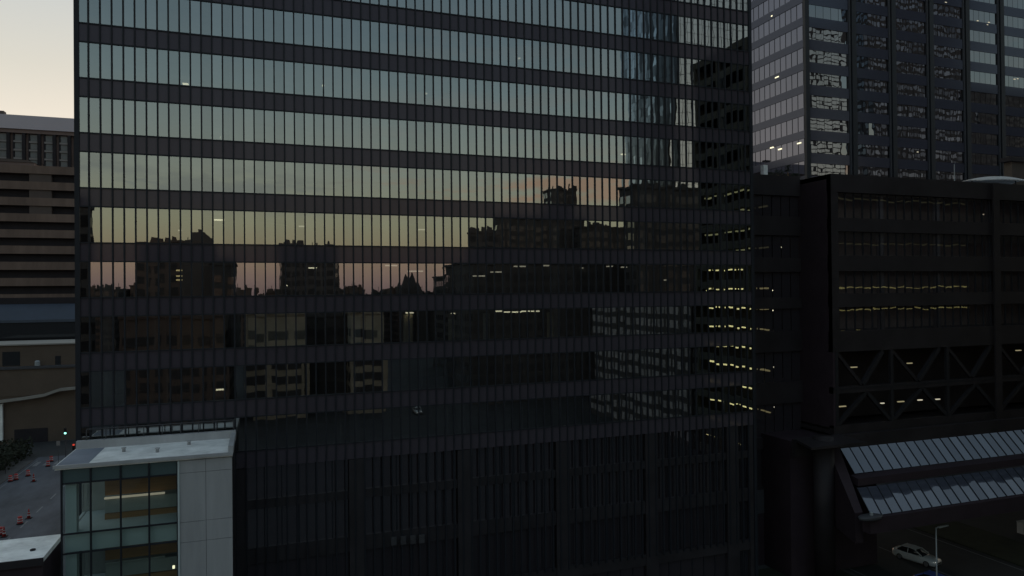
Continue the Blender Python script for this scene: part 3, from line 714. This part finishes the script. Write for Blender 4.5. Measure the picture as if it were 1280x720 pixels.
def loft(mb, secs):
    n = len(secs[0]); b = len(mb.v)
    for s in secs: mb.v += [Vector(p) for p in s]
    for k in range(len(secs)-1):
        for i in range(n):
            j = (i+1) % n; mb.f.append((b+k*n+i, b+k*n+j, b+(k+1)*n+j, b+(k+1)*n+i))
    mb.f.append(tuple(b+i for i in reversed(range(n)))); mb.f.append(tuple(b+(len(secs)-1)*n+i for i in range(n)))
def make_car(label, loc, rot, paint, lit):
    t = thing('parked_car', label, 'car', (0, 0, 0)); ORIG[t.name] = Vector((0,0,0))
    # nose towards -Y ; length 4.6
    def sec(y, hw, zb, zt_, sh):
        return [(-hw*.92, y, zb), (-hw, y, zb+.18), (-hw, y, zt_-.16), (-hw*sh, y, zt_), (hw*sh, y, zt_), (hw, y, zt_-.16), (hw, y, zb+.18), (hw*.92, y, zb)]
    b = MB(); loft(b, [sec(-2.3, .70, .34, .62, .86), sec(-2.18, .82, .26, .76, .88), (sec(-1.7, .89, .22, .86, .88)), sec(-.9, .91, .2, .97, .9), sec(.2, .91, .2, 1.0, .92), sec(1.3, .91, .2, 1.02, .92), sec(2.0, .88, .24, 1.04, .88), sec(2.28, .78, .34, .98, .86)])
    body = b.build('body', paint, t, True)
    def gs(y, hw, zb, zt_): return [(-hw, y, zb), (-hw*.80, y, zt_), (hw*.80, y, zt_), (hw, y, zb)]
    c = MB(); b0 = len(c.v)
    loft(c, [[(-.80, -1.0, .94), (-.72, -.98, .97), (.72, -.98, .97), (.80, -1.0, .94)], gs(-.15, .84, .97, 1.46), gs(.5, .85, .98, 1.52), gs(1.3, .85, .99, 1.48), [(-.80, 2.1, 1.0), (-.66, 2.0, 1.1), (.66, 2.0, 1.1), (.80, 2.1, 1.0)]])
    c.build('windows', M['carglass'], t, True)
    r = MB(); loft(r, [[(-.66, y, z), (-.60, y, z+.035), (.60, y, z+.035), (.66, y, z)] for (y, z) in ((-.2, 1.45), (.5, 1.515), (1.35, 1.475))])
    r.build('roof', paint, t)
    pl = MB()
    for sx in (-1, 1):
        pl.bar((sx*.76, -.96, .98), (sx*.67, -.17, 1.46), .07); pl.bar((sx*.85, .55, 1.0), (sx*.69, .55, 1.5), .06); pl.bar((sx*.80, 2.05, 1.02), (sx*.67, 1.33, 1.48), .1)
    pl.build('pillar', paint, t)
    for sx in (-1, 1):
        for y in (-1.42, 1.42):
            w = MB().lathe([(.26, -.09), (.325, -.1), (.335, -.04), (.335, .04), (.325, .1), (.26, .09)], 22, (sx*.82, y, .335), 'x').build('wheel', M['tyre'], t, True)
            MB().lathe([(.235, -.105), (.21, -.11)], 16, (sx*.82+ (0.0 if sx < 0 else .215), y, .335), 'x').build('rim', M['rim'], w)
        MB().hull8([(sx*.45, -2.29, .56), (sx*.74, -2.2, .56), (sx*.74, -2.1, .58), (sx*.45, -2.2, .58), (sx*.47, -2.27, .70), (sx*.76, -2.17, .72), (sx*.76, -2.05, .74), (sx*.47, -2.2, .72)]).build('headlight', M['head'] if (lit == 2 or (lit and sx < 0)) else M['rim'], t)
        MB().box(sx*.62-.14, sx*.62+.14, 2.18, 2.27, .74, .92).build('tail_lamp', M['tail'], t)
        MB().box(sx*.96-.09, sx*.96+.09, -.78, -.62, .95, 1.08).build('mirror', paint, t)
        MB().box(sx*.917-.01, sx*.917+.01, .42, .58, .80, .84).build('door_handle', M['rim'], t)
    MB().box(-.4, .4, -2.315, -2.24, .42, .56).build('grille', M['tyre'], t)
    t.location = loc; t.rotation_euler.z = rot
    return t
q = PZ(1146, 702, 0)
make_car('white car with one bright headlight stopped behind the street lamp', (q.x, q.y, .01), math.radians(14), M['carpaint'], True)
q2 = PZ(1168, 738, 0)
make_car('blue car cut off by the bottom edge, in front of the white car', (q2.x+.3, q2.y-.4, .01), math.radians(10), M['bluepaint'], False)
q = PZ(1279, 668, 0)
def mz(px, py):
    q = PZ(px, py, 0); return (q.x, 2*D-q.y, .02)
make_car('white car with both headlights lit across the avenue, mirrored in the dark tower', mz(524, 516), math.pi, M['carpaint'], 2)
box_ = thing('utility_box', 'pale utility box on the grass verge at the right edge', 'utility box', (q.x, q.y, .16))
MB().box(q.x-.5, q.x+.6, q.y-.4, q.y+.4, .16, 1.5).build('casing', M['alu'], box_)
MB().box(q.x-.56, q.x+.66, q.y-.46, q.y+.46, 1.5, 1.58).build('lid', M['pole'], box_)

# ------------------------------------------------------------------ barrels, cones, signals on the left street
def barrel(label, px, py):
    q = PZ(px, py, .02)
    t = thing('traffic_barrel', label, 'traffic barrel', q, 'barrels along the closed lane')
    x, y, z = q
    MB().lathe([(.30, .1), (.30, .33), (.28, .34), (.28, .60), (.26, .61), (.26, .98), (.2, 1.02)], 18, (x, y, z)).build('drum', M['orange'], t, True)
    MB().lathe([(.305, .36), (.305, .48)], 18, (x, y, z)).lathe([(.285, .66), (.285, .78)], 18, (x, y, z)).build('reflective_band', M['reflect'], t)
    MB().lathe([(.42, 0), (.42, .08), (.31, .11)], 18, (x, y, z)).build('rubber_base', M['tyre'], t)
def cone(label, px, py):
    q = PZ(px, py, .02)
    t = thing('traffic_cone', label, 'traffic cone', q, 'tall cones along the closed lane')
    x, y, z = q
    MB().lathe([(.22, .06), (.07, 1.15), (.05, 1.3)], 16, (x, y, z)).build('cone_body', M['orange'], t, True)
    MB().lathe([(.178, .40), (.156, .56)], 16, (x, y, z)).lathe([(.128, .72), (.112, .86)], 16, (x, y, z)).build('reflective_band', M['reflect'], t)
    MB().box(x-.36, x+.36, y-.36, y+.36, z, z+.07).build('rubber_base', M['tyre'], t)
barrel('orange barrel beside the kerb, leftmost of the row far up the street', 13, 602)
barrel('orange barrel just right of the leftmost one, up the street', 20, 600)
barrel('orange barrel directly behind the cone by the upper kerb', 35, 595)
cone('cone with pale bands at the upper kerb, in front of a barrel', 42, 602)
barrel('orange barrel farthest up the street, nearest the annex roof corner', 60, 583)
barrel('orange barrel close beside the farthest one near the annex roof corner', 64, 577)
cone('tall orange cone with two pale bands alone in the open lane', 36, 648)
barrel('orange barrel on its own between the lone cone and the white roof', 25, 655)
cone('cone at the left edge just above the white podium roof', 5, 671)
barrel('orange barrel beside the left edge cone above the white podium roof', 0.5, 669)

def signal(label, px, py, lit, ydepth):
    q = P(px, py, ydepth); x, y, z = q
    t = thing('traffic_light', label, 'traffic light', (x, y+.15, .13))
    MB().lathe([(.09, .0), (.07, z+.6)], 10, (x, y+.32, 0)).build('pole', M['steel'], t)
    zz0 = {'green': z+.7, 'red': z}[lit]
    hd = MB().box(x-.22, x+.22, y+.02, y+.24, zz0-.95, zz0+.25).build('signal_head', M['black'], t)
    for j, nm in enumerate(('red', 'amber', 'green')):
        zc = zz0-.35*j
        on = nm == lit
        MB().lathe([(.13 if not on else .19, -.02), (.13 if not on else .19, .02)], 14, (0, 0, 0)).build('lens', M[nm] if on else M['tyre'], hd)
        o = bpy.context.scene.collection.objects[-1]
        o.data.transform(Matrix.Translation(Vector((x, y, zc))-ORIG[t.name]) @ Matrix.Rotation(math.pi/2, 4, 'X') @ Matrix.Translation(ORIG[t.name]))
        MB().box(x-.16, x+.16, y-.16, y+.02, zc+.17, zc+.2).build('visor', M['black'], hd)
signal('traffic light showing green before the dark building edge', 81.5, 541.5, 'green', 150)
signal('traffic light showing red just above the annex roof corner', 92, 556, 'red', 146)
q = PZ(73, 585, 0)
sg = thing('road_sign', 'small pale road sign on a post behind the farthest barrels', 'road sign', (q.x, q.y, .0))
pq = P(73, 554, q.y)
MB().lathe([(.04, 0), (.04, pq.z+.4)], 8, (q.x, q.y, 0)).build('post', M['steel'], sg)
MB().box(q.x-.28, q.x+.28, q.y-.06, q.y-.03, pq.z-.4, pq.z+.4).build('sign_face', M['grid'], sg)
# clipped hedge between street and beige building
def hedge(name, label, x0, x1, y0, y1, h, seed):
    rnd = random.Random(seed); t = thing(name, label, 'hedge', ((x0+x1)/2, (y0+y1)/2, .1)); mb = MB()
    for k in range(14000):
        p = Vector((rnd.uniform(x0, x1), rnd.uniform(y0, y1), .15+h*rnd.random()**.7*(.8+.2*math.sin(rnd.uniform(x0, x1)))))
        u = Vector((rnd.gauss(0,1), rnd.gauss(0,1), rnd.gauss(0,1))).normalized()*.28; w = u.orthogonal().normalized()*.2
        mb.quad(p-u, p+w, p+u, p-w)
    mb.build('foliage', M['leaf'], t)
    st = MB()
    for k in range(10): st.bar((x0+(x1-x0)*k/9, (y0+y1)/2, .1), (x0+(x1-x0)*k/9, (y0+y1)/2, h*.7), .08)
    st.build('stem', M['black'], t)
hedge('roadside_hedge', 'dark ragged hedge on the kerb beyond the barrels at left', -66, -41.5, 126, 160, 3.4, 5)

# ------------------------------------------------------------------ buildings across the avenue (seen mirrored in the facades)
def RP(px, py, Y, plane=D):
    q = P(px, py, 2*plane-Y); return Vector((q.x, Y, q.z))
def block(name, label, x0, x1, y0, y1, h, wall, win, fh=3.6, bay=3.0, sill=.35, lit=0.0, parts=True):
    t = thing(name, label, 'building', ((x0+x1)/2, (y0+y1)/2, 0))
    MB().box(x0, x1, y0, y1, 0, h).build('wall', wall, t)
    rnd = random.Random(int(h*100))
    z = 1.2; wl = MB(); g = MB()
    while z+fh*.6 < h-.6:
        nx = max(1, int((x1-x0)/bay)); ny = max(1, int((y1-y0)/bay))
        for i in range(nx):
            a = x0+(x1-x0)*(i+.16)/nx; b = x0+(x1-x0)*(i+.84)/nx
            (wl if rnd.random() < lit else g).quad((a, y1+.05, z), (b, y1+.05, z), (b, y1+.05, z+fh*.58), (a, y1+.05, z+fh*.58))
        for i in range(ny):
            a = y0+(y1-y0)*(i+.16)/ny; b = y0+(y1-y0)*(i+.84)/ny
            for xx in (x0-.05, x1+.05):
                (wl if rnd.random() < lit else g).quad((xx, a, z), (xx, b, z), (xx, b, z+fh*.58), (xx, a, z+fh*.58))
        z += fh
    if g.f: g.build('window', win, t)
    if wl.f: wl.build('lit_window', M['warm'], t)
    MB().box(x0-.3, x1+.3, y1-.4, y1+.3, h+.01, h+.7).box(x0-.3, x1+.3, y0-.3, y0+.4, h+.01, h+.7).box(x0-.3, x0+.1, y0+.401, y1-.401, h+.01, h+.7).box(x1-.1, x1+.3, y0+.401, y1-.401, h+.01, h+.7).build('parapet', wall, t)
    for q in range(rnd.randint(5, 9)):
        cx = rnd.uniform(x0+.5, x1-.5); w = rnd.uniform(.3, 1.3); hh = rnd.uniform(.4, 1.9)
        MB().hull8([(cx-w, y1-1.6, h), (cx+w, y1-1.6, h), (cx+w, y1-.6, h), (cx-w, y1-.6, h), (cx-w*.6, y1-1.5, h+.7+hh), (cx+w*rnd.uniform(.2, .9), y1-1.5, h+.7+hh*rnd.uniform(.5, 1)), (cx+w*.8, y1-.7, h+.7+hh*.8), (cx-w*.6, y1-.7, h+.7+hh)]).build('chimney', wall, t)
    for q in range(rnd.randint(1, 3)):
        w = min(6, (x1-x0)*.2); cx = rnd.uniform(x0+w, x1-w); hh = rnd.uniform(.8, 2.2)
        MB().box(cx-w*.6, cx+w*.5, (y0+y1)/2-1.2, (y0+y1)/2+1.4, h, h+hh).bar((cx, (y0+y1)/2, h+hh), (cx, (y0+y1)/2, h+hh+rnd.uniform(.5, 3)), .18).build('roof_plant', wall, t)
    return t
def rblock(name, label, pa, pb, py, Y, depth, wall, win, plane=D, **k):
    a, b = RP(pa, py, Y, plane), RP(pb, py, Y, plane)
    return block(name, label, a.x, b.x, Y-depth, Y, (a.z+b.z)/2, M[wall], M[win], **k), a, b
# parking tower with lit decks
gx0, gx1, gy1 = 75.5, 132, 38
gy0 = 2*D-PXp(869, 90, 75.5).y
gar = thing('parking_tower', 'tall dark parking tower with yellow lit decks across the avenue, mirrored in the glass', 'building', (gx0+20, 20, 0))
gh = 72
MB().box(gx0+5, gx1, gy0, gy1-5, 0, gh).build('core_wall', M['fardark'], gar)
z = 1.35; k = 0
while z < gh-2:
    MB().box(gx0, gx1, gy0, gy1, z-.3, z).build('parking_deck', M['garage'], gar)
    MB().box(gx0-.02, gx0+.2, gy0, gy1, z+.01, z+1.0).box(gx0+.21, gx1, gy1-.2, gy1+.02, z+.01, z+1.0).build('deck_parapet', M['garage'], gar)
    lz = z+2.55
    if lz < 47:
        lm = MB(); y = gy0+1.5
        while y < gy1-1: lm.box(gx0+.9, gx0+1.15, y, y+2.1, lz, lz+.24); y += 3.0
        lm.build('deck_lamp', M['glamp' if lz < 35 else 'glampdim'], gar)
        lm = MB(); x = gx0+1.4
        while x < 106: lm.box(x, x+2.6, gy1-1.15, gy1-.9, lz, lz+.15); x += 2.7
        lm.build('end_lamp', M['glampend' if 20 < lz < 32 else 'glampoff'], gar)
    z += 3.3; k += 1
MB().box(gx0+.55, gx1, gy0-.3, gy0-.02, 0, gh).build('end_wall', M['garage'], gar)
cm = MB(); y = gy0
while y <= gy1: cm.box(gx0-.1, gx0+.5, y-.25, y+.25, 0, gh); y += 7
cm.build('deck_column', M['garage'], gar)
MB().box(gx0, gx1, gy0, gy1, gh-1.2, gh).build('roof', M['garage'], gar)
# mirror tower with dark blue flank
a = RP(845, 100, -120)
mt_ = thing('mirror_tower', 'tall blue glass tower across the avenue with a bright rippled front, mirrored in the glass', 'building', (a.x+25, -140, 0))
bq = RP(783, 100, -120); mh = 172; dep = 42
MB().box(a.x+.3, a.x+60, -120-dep, -120.3, 0, mh).build('core_wall', M['fardark'], mt_)
z = 2.0
while z < mh-3:
    g = MB(); x = a.x+.2
    while x < a.x+59:
        t1 = random.gauss(0, .006)
        g.quad((x+1.85, -120.1-t1, z), (x+.1, -120.1+t1, z), (x+.1, -120.1+t1, z+3.75), (x+1.85, -120.1-t1, z+3.75)); x += 1.95
    g.build('ribbon_window', M['mirror'], mt_)
    g = MB(); y = -120-dep+.2
    while y < -121:
        t1 = random.gauss(0, .02)
        g.quad((a.x+.1-t1, y, z), (a.x+.1+t1, y+1.85, z), (a.x+.1+t1, y+1.85, z+3.8), (a.x+.1-t1, y, z+3.8)); y += 1.95
    g.build('side_window', M['bluegl'], mt_)
    z += 3.9
# second mirror tower (in the corner tower's glass)
a2, b2_ = RP(1012, 60, -60, 97), RP(1058, 60, -60, 97)
m2 = thing('grid_tower', 'slim pale gridded glass tower across the avenue, mirrored in the corner tower', 'building', ((a2.x+b2_.x)/2, -70, 0))
MB().box(a2.x, b2_.x, -84, -60.3, 0, 150).build('core_wall', M['fardark'], m2)
z = 2
while z < 148:
    g = MB(); x = a2.x+.2
    while x < b2_.x-1:
        rw_ = random.choice((2.4, 2.4, 2.35, 1.2)); g.quad((x+rw_, -60.1, z), (x, -60.1, z), (x, -60.1, z+1.5), (x+rw_, -60.1, z+1.5)); x += 2.5
    g.build('ribbon_window', M['mirror'], m2); z += 1.95
rblock('slab_tower', 'dark high slab tower across the avenue, mirrored in the middle of the corner tower', 1078, 1206, -150, -95, 9, 'fardark', 'slabgl', plane=97)
rblock('long_block', 'long dark block across the avenue, mirrored low in the corner tower', 1207, 1420, 122, -95, 20, 'fardark', 'farwin', plane=97)
# skyline beyond the avenue
rblock('crown_block', 'broad masonry block under the crowned tower on the mirrored skyline', 622, 733, 273, -150, 9, 'fardark', 'farwin')
t, a, b = rblock('crowned_tower', 'masonry tower with corner pinnacles on the mirrored skyline', 690, 718, 239, -156, 6, 'fardark', 'farwin')
for (px, w, top) in ((681, 1.8, 240), (715.5, 2.2, 228), (693, 1.5, 232), (700, 1.2, 234), (708, 1.2, 233), (687, 1.5, 248)):
    q = RP(px, top, -154); base_z = 30
    MB().hull8([(q.x-w, -156-w, base_z), (q.x+w, -156-w, base_z), (q.x+w, -156+w, base_z), (q.x-w, -156+w, base_z), (q.x-.15, -156-.15, q.z), (q.x+.15, -156-.15, q.z), (q.x+.15, -156+.15, q.z), (q.x-.15, -156+.15, q.z)]).build('pinnacle', M['fardark'], t)
rblock('skyline_block', 'low flat block left of the crowned tower on the mirrored skyline', 588, 626, 292, -120, 8, 'far', 'farwin')
rblock('skyline_block', 'flat block right of the crowned tower on the mirrored skyline', 727, 800, 286, -140, 8, 'fardark', 'farwin')
t, a, b = rblock('dark_block', 'big dark block standing before the parking tower on the mirrored skyline', 792, 872, 236, -58, 7, 'fardark', 'farwin')
q = RP(787.5, 226, -70); pp = thing('roof_statue', 'thin dark mast beside the big dark block on the mirrored skyline', 'mast', (q.x, -70, 0))
MB().lathe([(.8, 0), (.7, q.z-2), (1.3, q.z-1.5), (.3, q.z)], 8, (q.x, -70, 0)).build('pole', M['fardark'], pp)
t, a, b = rblock('brown_block', 'brown block with a gabled crown on the mirrored skyline at left', 172, 260, 307, -100, 22, 'farbrown', 'farwin', lit=.0)
for (pa, pb, top) in ((228, 268, 297), (238, 257, 293), (246, 252, 289)):
    u, v = RP(pa, top, -100), RP(pb, top, -100); MB().box(u.x, v.x, -112-(pb-pa)*.05, -101+(pb-pa)*.03, 25, u.z).build('crown', M['far'], t)
rblock('skyline_block', 'dark stepped block right of the brown block on the mirrored skyline', 262, 297, 331, -92, 18, 'fardark', 'farwin')
t, a, b = rblock('gabled_block', 'masonry block with small crown on the mirrored skyline, left of centre', 349, 423, 309, -170, 30, 'far', 'farwin')
u, v = RP(372, 298.5, -170), RP(379, 298.5, -170); MB().box(u.x, v.x, -180, -171, 30, u.z).build('crown', M['far'], t)
rnd = random.Random(3)
xx = 112
while xx < 590:
    w = rnd.uniform(9, 26)
    rblock('distant_block', 'small distant block low on the mirrored skyline', xx, xx+w, rnd.uniform(358, 368), rnd.uniform(-330, -260), 30, rnd.choice(['far', 'fardark', 'farbrown']), 'farwin')[0]['group'] = 'distant blocks on the mirrored skyline'
    xx += w+rnd.uniform(-3, 5)
for (px, top, w) in ((509, 342, 2.6), (527.5, 346, 3.0)):
    q = RP(px, top, -240); t = thing('church_spire', 'taller narrow spire on the mirrored skyline' if w < 2.8 else 'broader shorter spire on the mirrored skyline', 'church', (q.x, -240, 0))
    MB().box(q.x-w, q.x+w, -240-w, -240+w, 0, q.z-8).build('wall', M['fardark'], t)
    MB().hull8([(q.x-w-.3, -240-w, q.z-8), (q.x+w+.3, -240-w, q.z-8), (q.x+w+.3, -240+w, q.z-8), (q.x-w-.3, -240+w, q.z-8), (q.x-.1, -240.1, q.z), (q.x+.1, -240.1, q.z), (q.x+.1, -239.9, q.z), (q.x-.1, -239.9, q.z)]).build('roof', M['fardark'], t)
rblock('skyline_block', 'low dark block left of the flat block on the mirrored skyline', 562, 588, 345, -150, 25, 'fardark', 'farwin')
chk = block('checker_block', 'low block with rows of pale windows beside the parking tower, mirrored at lower right', 77.5, 90, 2*D-PXp(742, 400, 77.5).y, 2*D-PXp(866, 400, 77.5).y, 28.5, M['fardark'], M['pales2'], fh=2.7, bay=2.1)
rblock('near_block', 'dark narrow block mirrored in the left edge of the facade', 80, 111.5, 258, -45, 4, 'fardark', 'dim', bay=60)
rblock('low_hall', 'pale beige hall across the avenue mirrored below the skyline', 310, 384, 394, -66, 26, 'paleface', 'farwin', bay=4.5)
rblock('low_hall', 'narrow pale beige hall beside the other beige hall, mirrored below the skyline', 436, 482, 392, -66, 22, 'paleface', 'farwin', bay=5)
rblock('low_hall', 'dark hall between the two beige halls mirrored below the skyline', 385, 435, 396, -75, 14, 'fardark', 'farwin')
rblock('low_hall', 'low brick hall across the avenue mirrored left below the skyline', 150, 282, 398, -58, 24, 'farbrown', 'farwin')
rblock('low_hall', 'long dark hall across the avenue mirrored below the crowned tower', 590, 790, 330, -70, 30, 'fardark', 'farwin')

# ------------------------------------------------------------------ sky and sun
W = bpy.data.worlds.new('World'); SC.world = W; W.use_nodes = True
t = W.node_tree; N = t.nodes; L = t.links; N.clear()
out = N.new('ShaderNodeOutputWorld'); bg = N.new('ShaderNodeBackground'); L.new(bg.outputs[0], out.inputs[0])
SUN_EL, SUN_AZ = math.radians(1.5), math.radians(4)       # azimuth clockwise from +Y
sky = N.new('ShaderNodeTexSky'); sky.sky_type = 'NISHITA'; sky.sun_disc = False
sky.sun_elevation = SUN_EL; sky.sun_rotation = SUN_AZ; sky.air_density = 1.2; sky.dust_density = 1.5
tc = N.new('ShaderNodeTexCoord'); nrm = N.new('ShaderNodeVectorMath'); nrm.operation = 'NORMALIZE'; L.new(tc.outputs['Generated'], nrm.inputs[0])
sep = N.new('ShaderNodeSeparateXYZ'); L.new(nrm.outputs[0], sep.inputs[0])
def ramp(stops):
    r = N.new('ShaderNodeValToRGB'); e = r.color_ramp.elements
    while len(e) > 1: e.remove(e[-1])
    e[0].position, e[0].color = stops[0][0], (*stops[0][1], 1)
    for p, c in stops[1:]:
        k = e.new(p); k.color = (*c, 1)
    L.new(sep.outputs['Z'], r.inputs[0]); return r
def s(deg): return math.sin(math.radians(deg))
K = 1/.36
def k(r, g, b): return (r*K, g*K, b*K)
anti = ramp([(0, k(.10, .070, .071)), (s(1), k(.140, .099, .089)), (s(2.3), k(.170, .123, .095)), (s(4), k(.176, .158, .106)), (s(5.5), k(.178, .179, .125)),
             (s(9.5), k(.158, .177, .154)), (s(13), k(.130, .159, .155)), (s(16), k(.104, .140, .150)), (s(20), k(.080, .113, .132)), (s(32), k(.075, .105, .130)), (s(50), k(.085, .115, .145)), (1, k(.10, .125, .15))])
glow = ramp([(0, (.95, .70, .50)), (s(6), (.92, .81, .65)), (s(11), (.81, .75, .65)), (s(15.5), (.66, .645, .575)), (s(20), (.565, .59, .575)), (s(35), (.38, .44, .48)), (1, (.27, .34, .40))])
dt = N.new('ShaderNodeVectorMath'); dt.operation = 'DOT_PRODUCT'
L.new(nrm.outputs[0], dt.inputs[0]); dt.inputs[1].default_value = (math.sin(SUN_AZ), math.cos(SUN_AZ), 0)
fm_ = N.new('ShaderNodeMapRange'); fm_.interpolation_type = 'SMOOTHSTEP'; fm_.inputs[1].default_value = -.35; fm_.inputs[2].default_value = .95
L.new(dt.outputs['Value'], fm_.inputs[0])
# clouds: thin streaks catching the last light
mp = N.new('ShaderNodeMapping'); mp.inputs['Scale'].default_value = (3.2, 3.2, 26); mp.inputs['Location'].default_value = (1.3, .4, 2.1); L.new(nrm.outputs[0], mp.inputs[0])
nz = N.new('ShaderNodeTexNoise'); nz.inputs['Scale'].default_value = 1.6; nz.inputs['Detail'].default_value = 7; nz.inputs['Roughness'].default_value = .55; L.new(mp.outputs[0], nz.inputs['Vector'])
cm1 = N.new('ShaderNodeMapRange'); cm1.interpolation_type = 'SMOOTHSTEP'; cm1.inputs[1].default_value = .42; cm1.inputs[2].default_value = .60; L.new(nz.outputs[0], cm1.inputs[0])
el = ramp([(s(6), (0, 0, 0)), (s(7.6), (1, 1, 1)), (s(9.4), (1, 1, 1)), (s(10.6), (.12, .12, .12)), (s(16), (.1, .1, .1)), (s(24), (0, 0, 0))])
az_ = N.new('ShaderNodeMapRange'); az_.interpolation_type = 'SMOOTHSTEP'; az_.inputs[1].default_value = .06; az_.inputs[2].default_value = .2; L.new(sep.outputs['X'], az_.inputs[0])
m1 = N.new('ShaderNodeMath'); m1.operation = 'MULTIPLY'; L.new(cm1.outputs[0], m1.inputs[0]); L.new(el.outputs[0], m1.inputs[1])
mixA = N.new('ShaderNodeMix'); mixA.data_type = 'RGBA'; mixA.inputs['B'].default_value = (*k(.215, .125, .085), 1)
ccol = N.new('ShaderNodeMix'); ccol.data_type = 'RGBA'; ccol.inputs['A'].default_value = (*k(.125, .14, .13), 1); ccol.inputs['B'].default_value = (*k(.205, .142, .104), 1)
L.new(az_.outputs[0], ccol.inputs['Factor'])
L.new(ccol.outputs['Result'], mixA.inputs['B']); L.new(m1.outputs[0], mixA.inputs['Factor']); L.new(anti.outputs[0], mixA.inputs['A'])
mixB = N.new('ShaderNodeMix'); mixB.data_type = 'RGBA'
L.new(fm_.outputs[0], mixB.inputs['Factor']); L.new(mixA.outputs['Result'], mixB.inputs['A']); L.new(glow.outputs[0], mixB.inputs['B'])
ns = N.new('ShaderNodeVectorMath'); ns.operation = 'SCALE'; ns.inputs['Scale'].default_value = .03; L.new(sky.outputs[0], ns.inputs[0])
ad = N.new('ShaderNodeVectorMath'); ad.operation = 'ADD'; L.new(mixB.outputs['Result'], ad.inputs[0]); L.new(ns.outputs[0], ad.inputs[1])
L.new(ad.outputs[0], bg.inputs[0]); bg.inputs[1].default_value = 1.0

sun = bpy.data.lights.new('sun', 'SUN'); sun.energy = .12; sun.angle = math.radians(12); sun.color = (1, .82, .62)
so = bpy.data.objects.new('sun', sun); C.objects.link(so)
sd = Vector((math.sin(SUN_AZ)*math.cos(SUN_EL), math.cos(SUN_AZ)*math.cos(SUN_EL), math.sin(SUN_EL)))
so.rotation_euler = sd.to_track_quat('Z', 'Y').to_euler(); so.location = (0, 300, 200)

vs = SC.view_settings
SC.display_settings.display_device = 'sRGB'
vs.view_transform = 'Standard'; vs.look = 'None'; vs.exposure = 0; vs.gamma = 1; vs.use_curve_mapping = False
SC.render.engine = 'CYCLES'
cy = SC.cycles; cy.max_bounces = 8; cy.glossy_bounces = 5; cy.diffuse_bounces = 2; cy.transparent_max_bounces = 16; cy.transmission_bounces = 4
cy.use_denoising = True; cy.sample_clamp_indirect = 3.0; cy.caustics_reflective = True
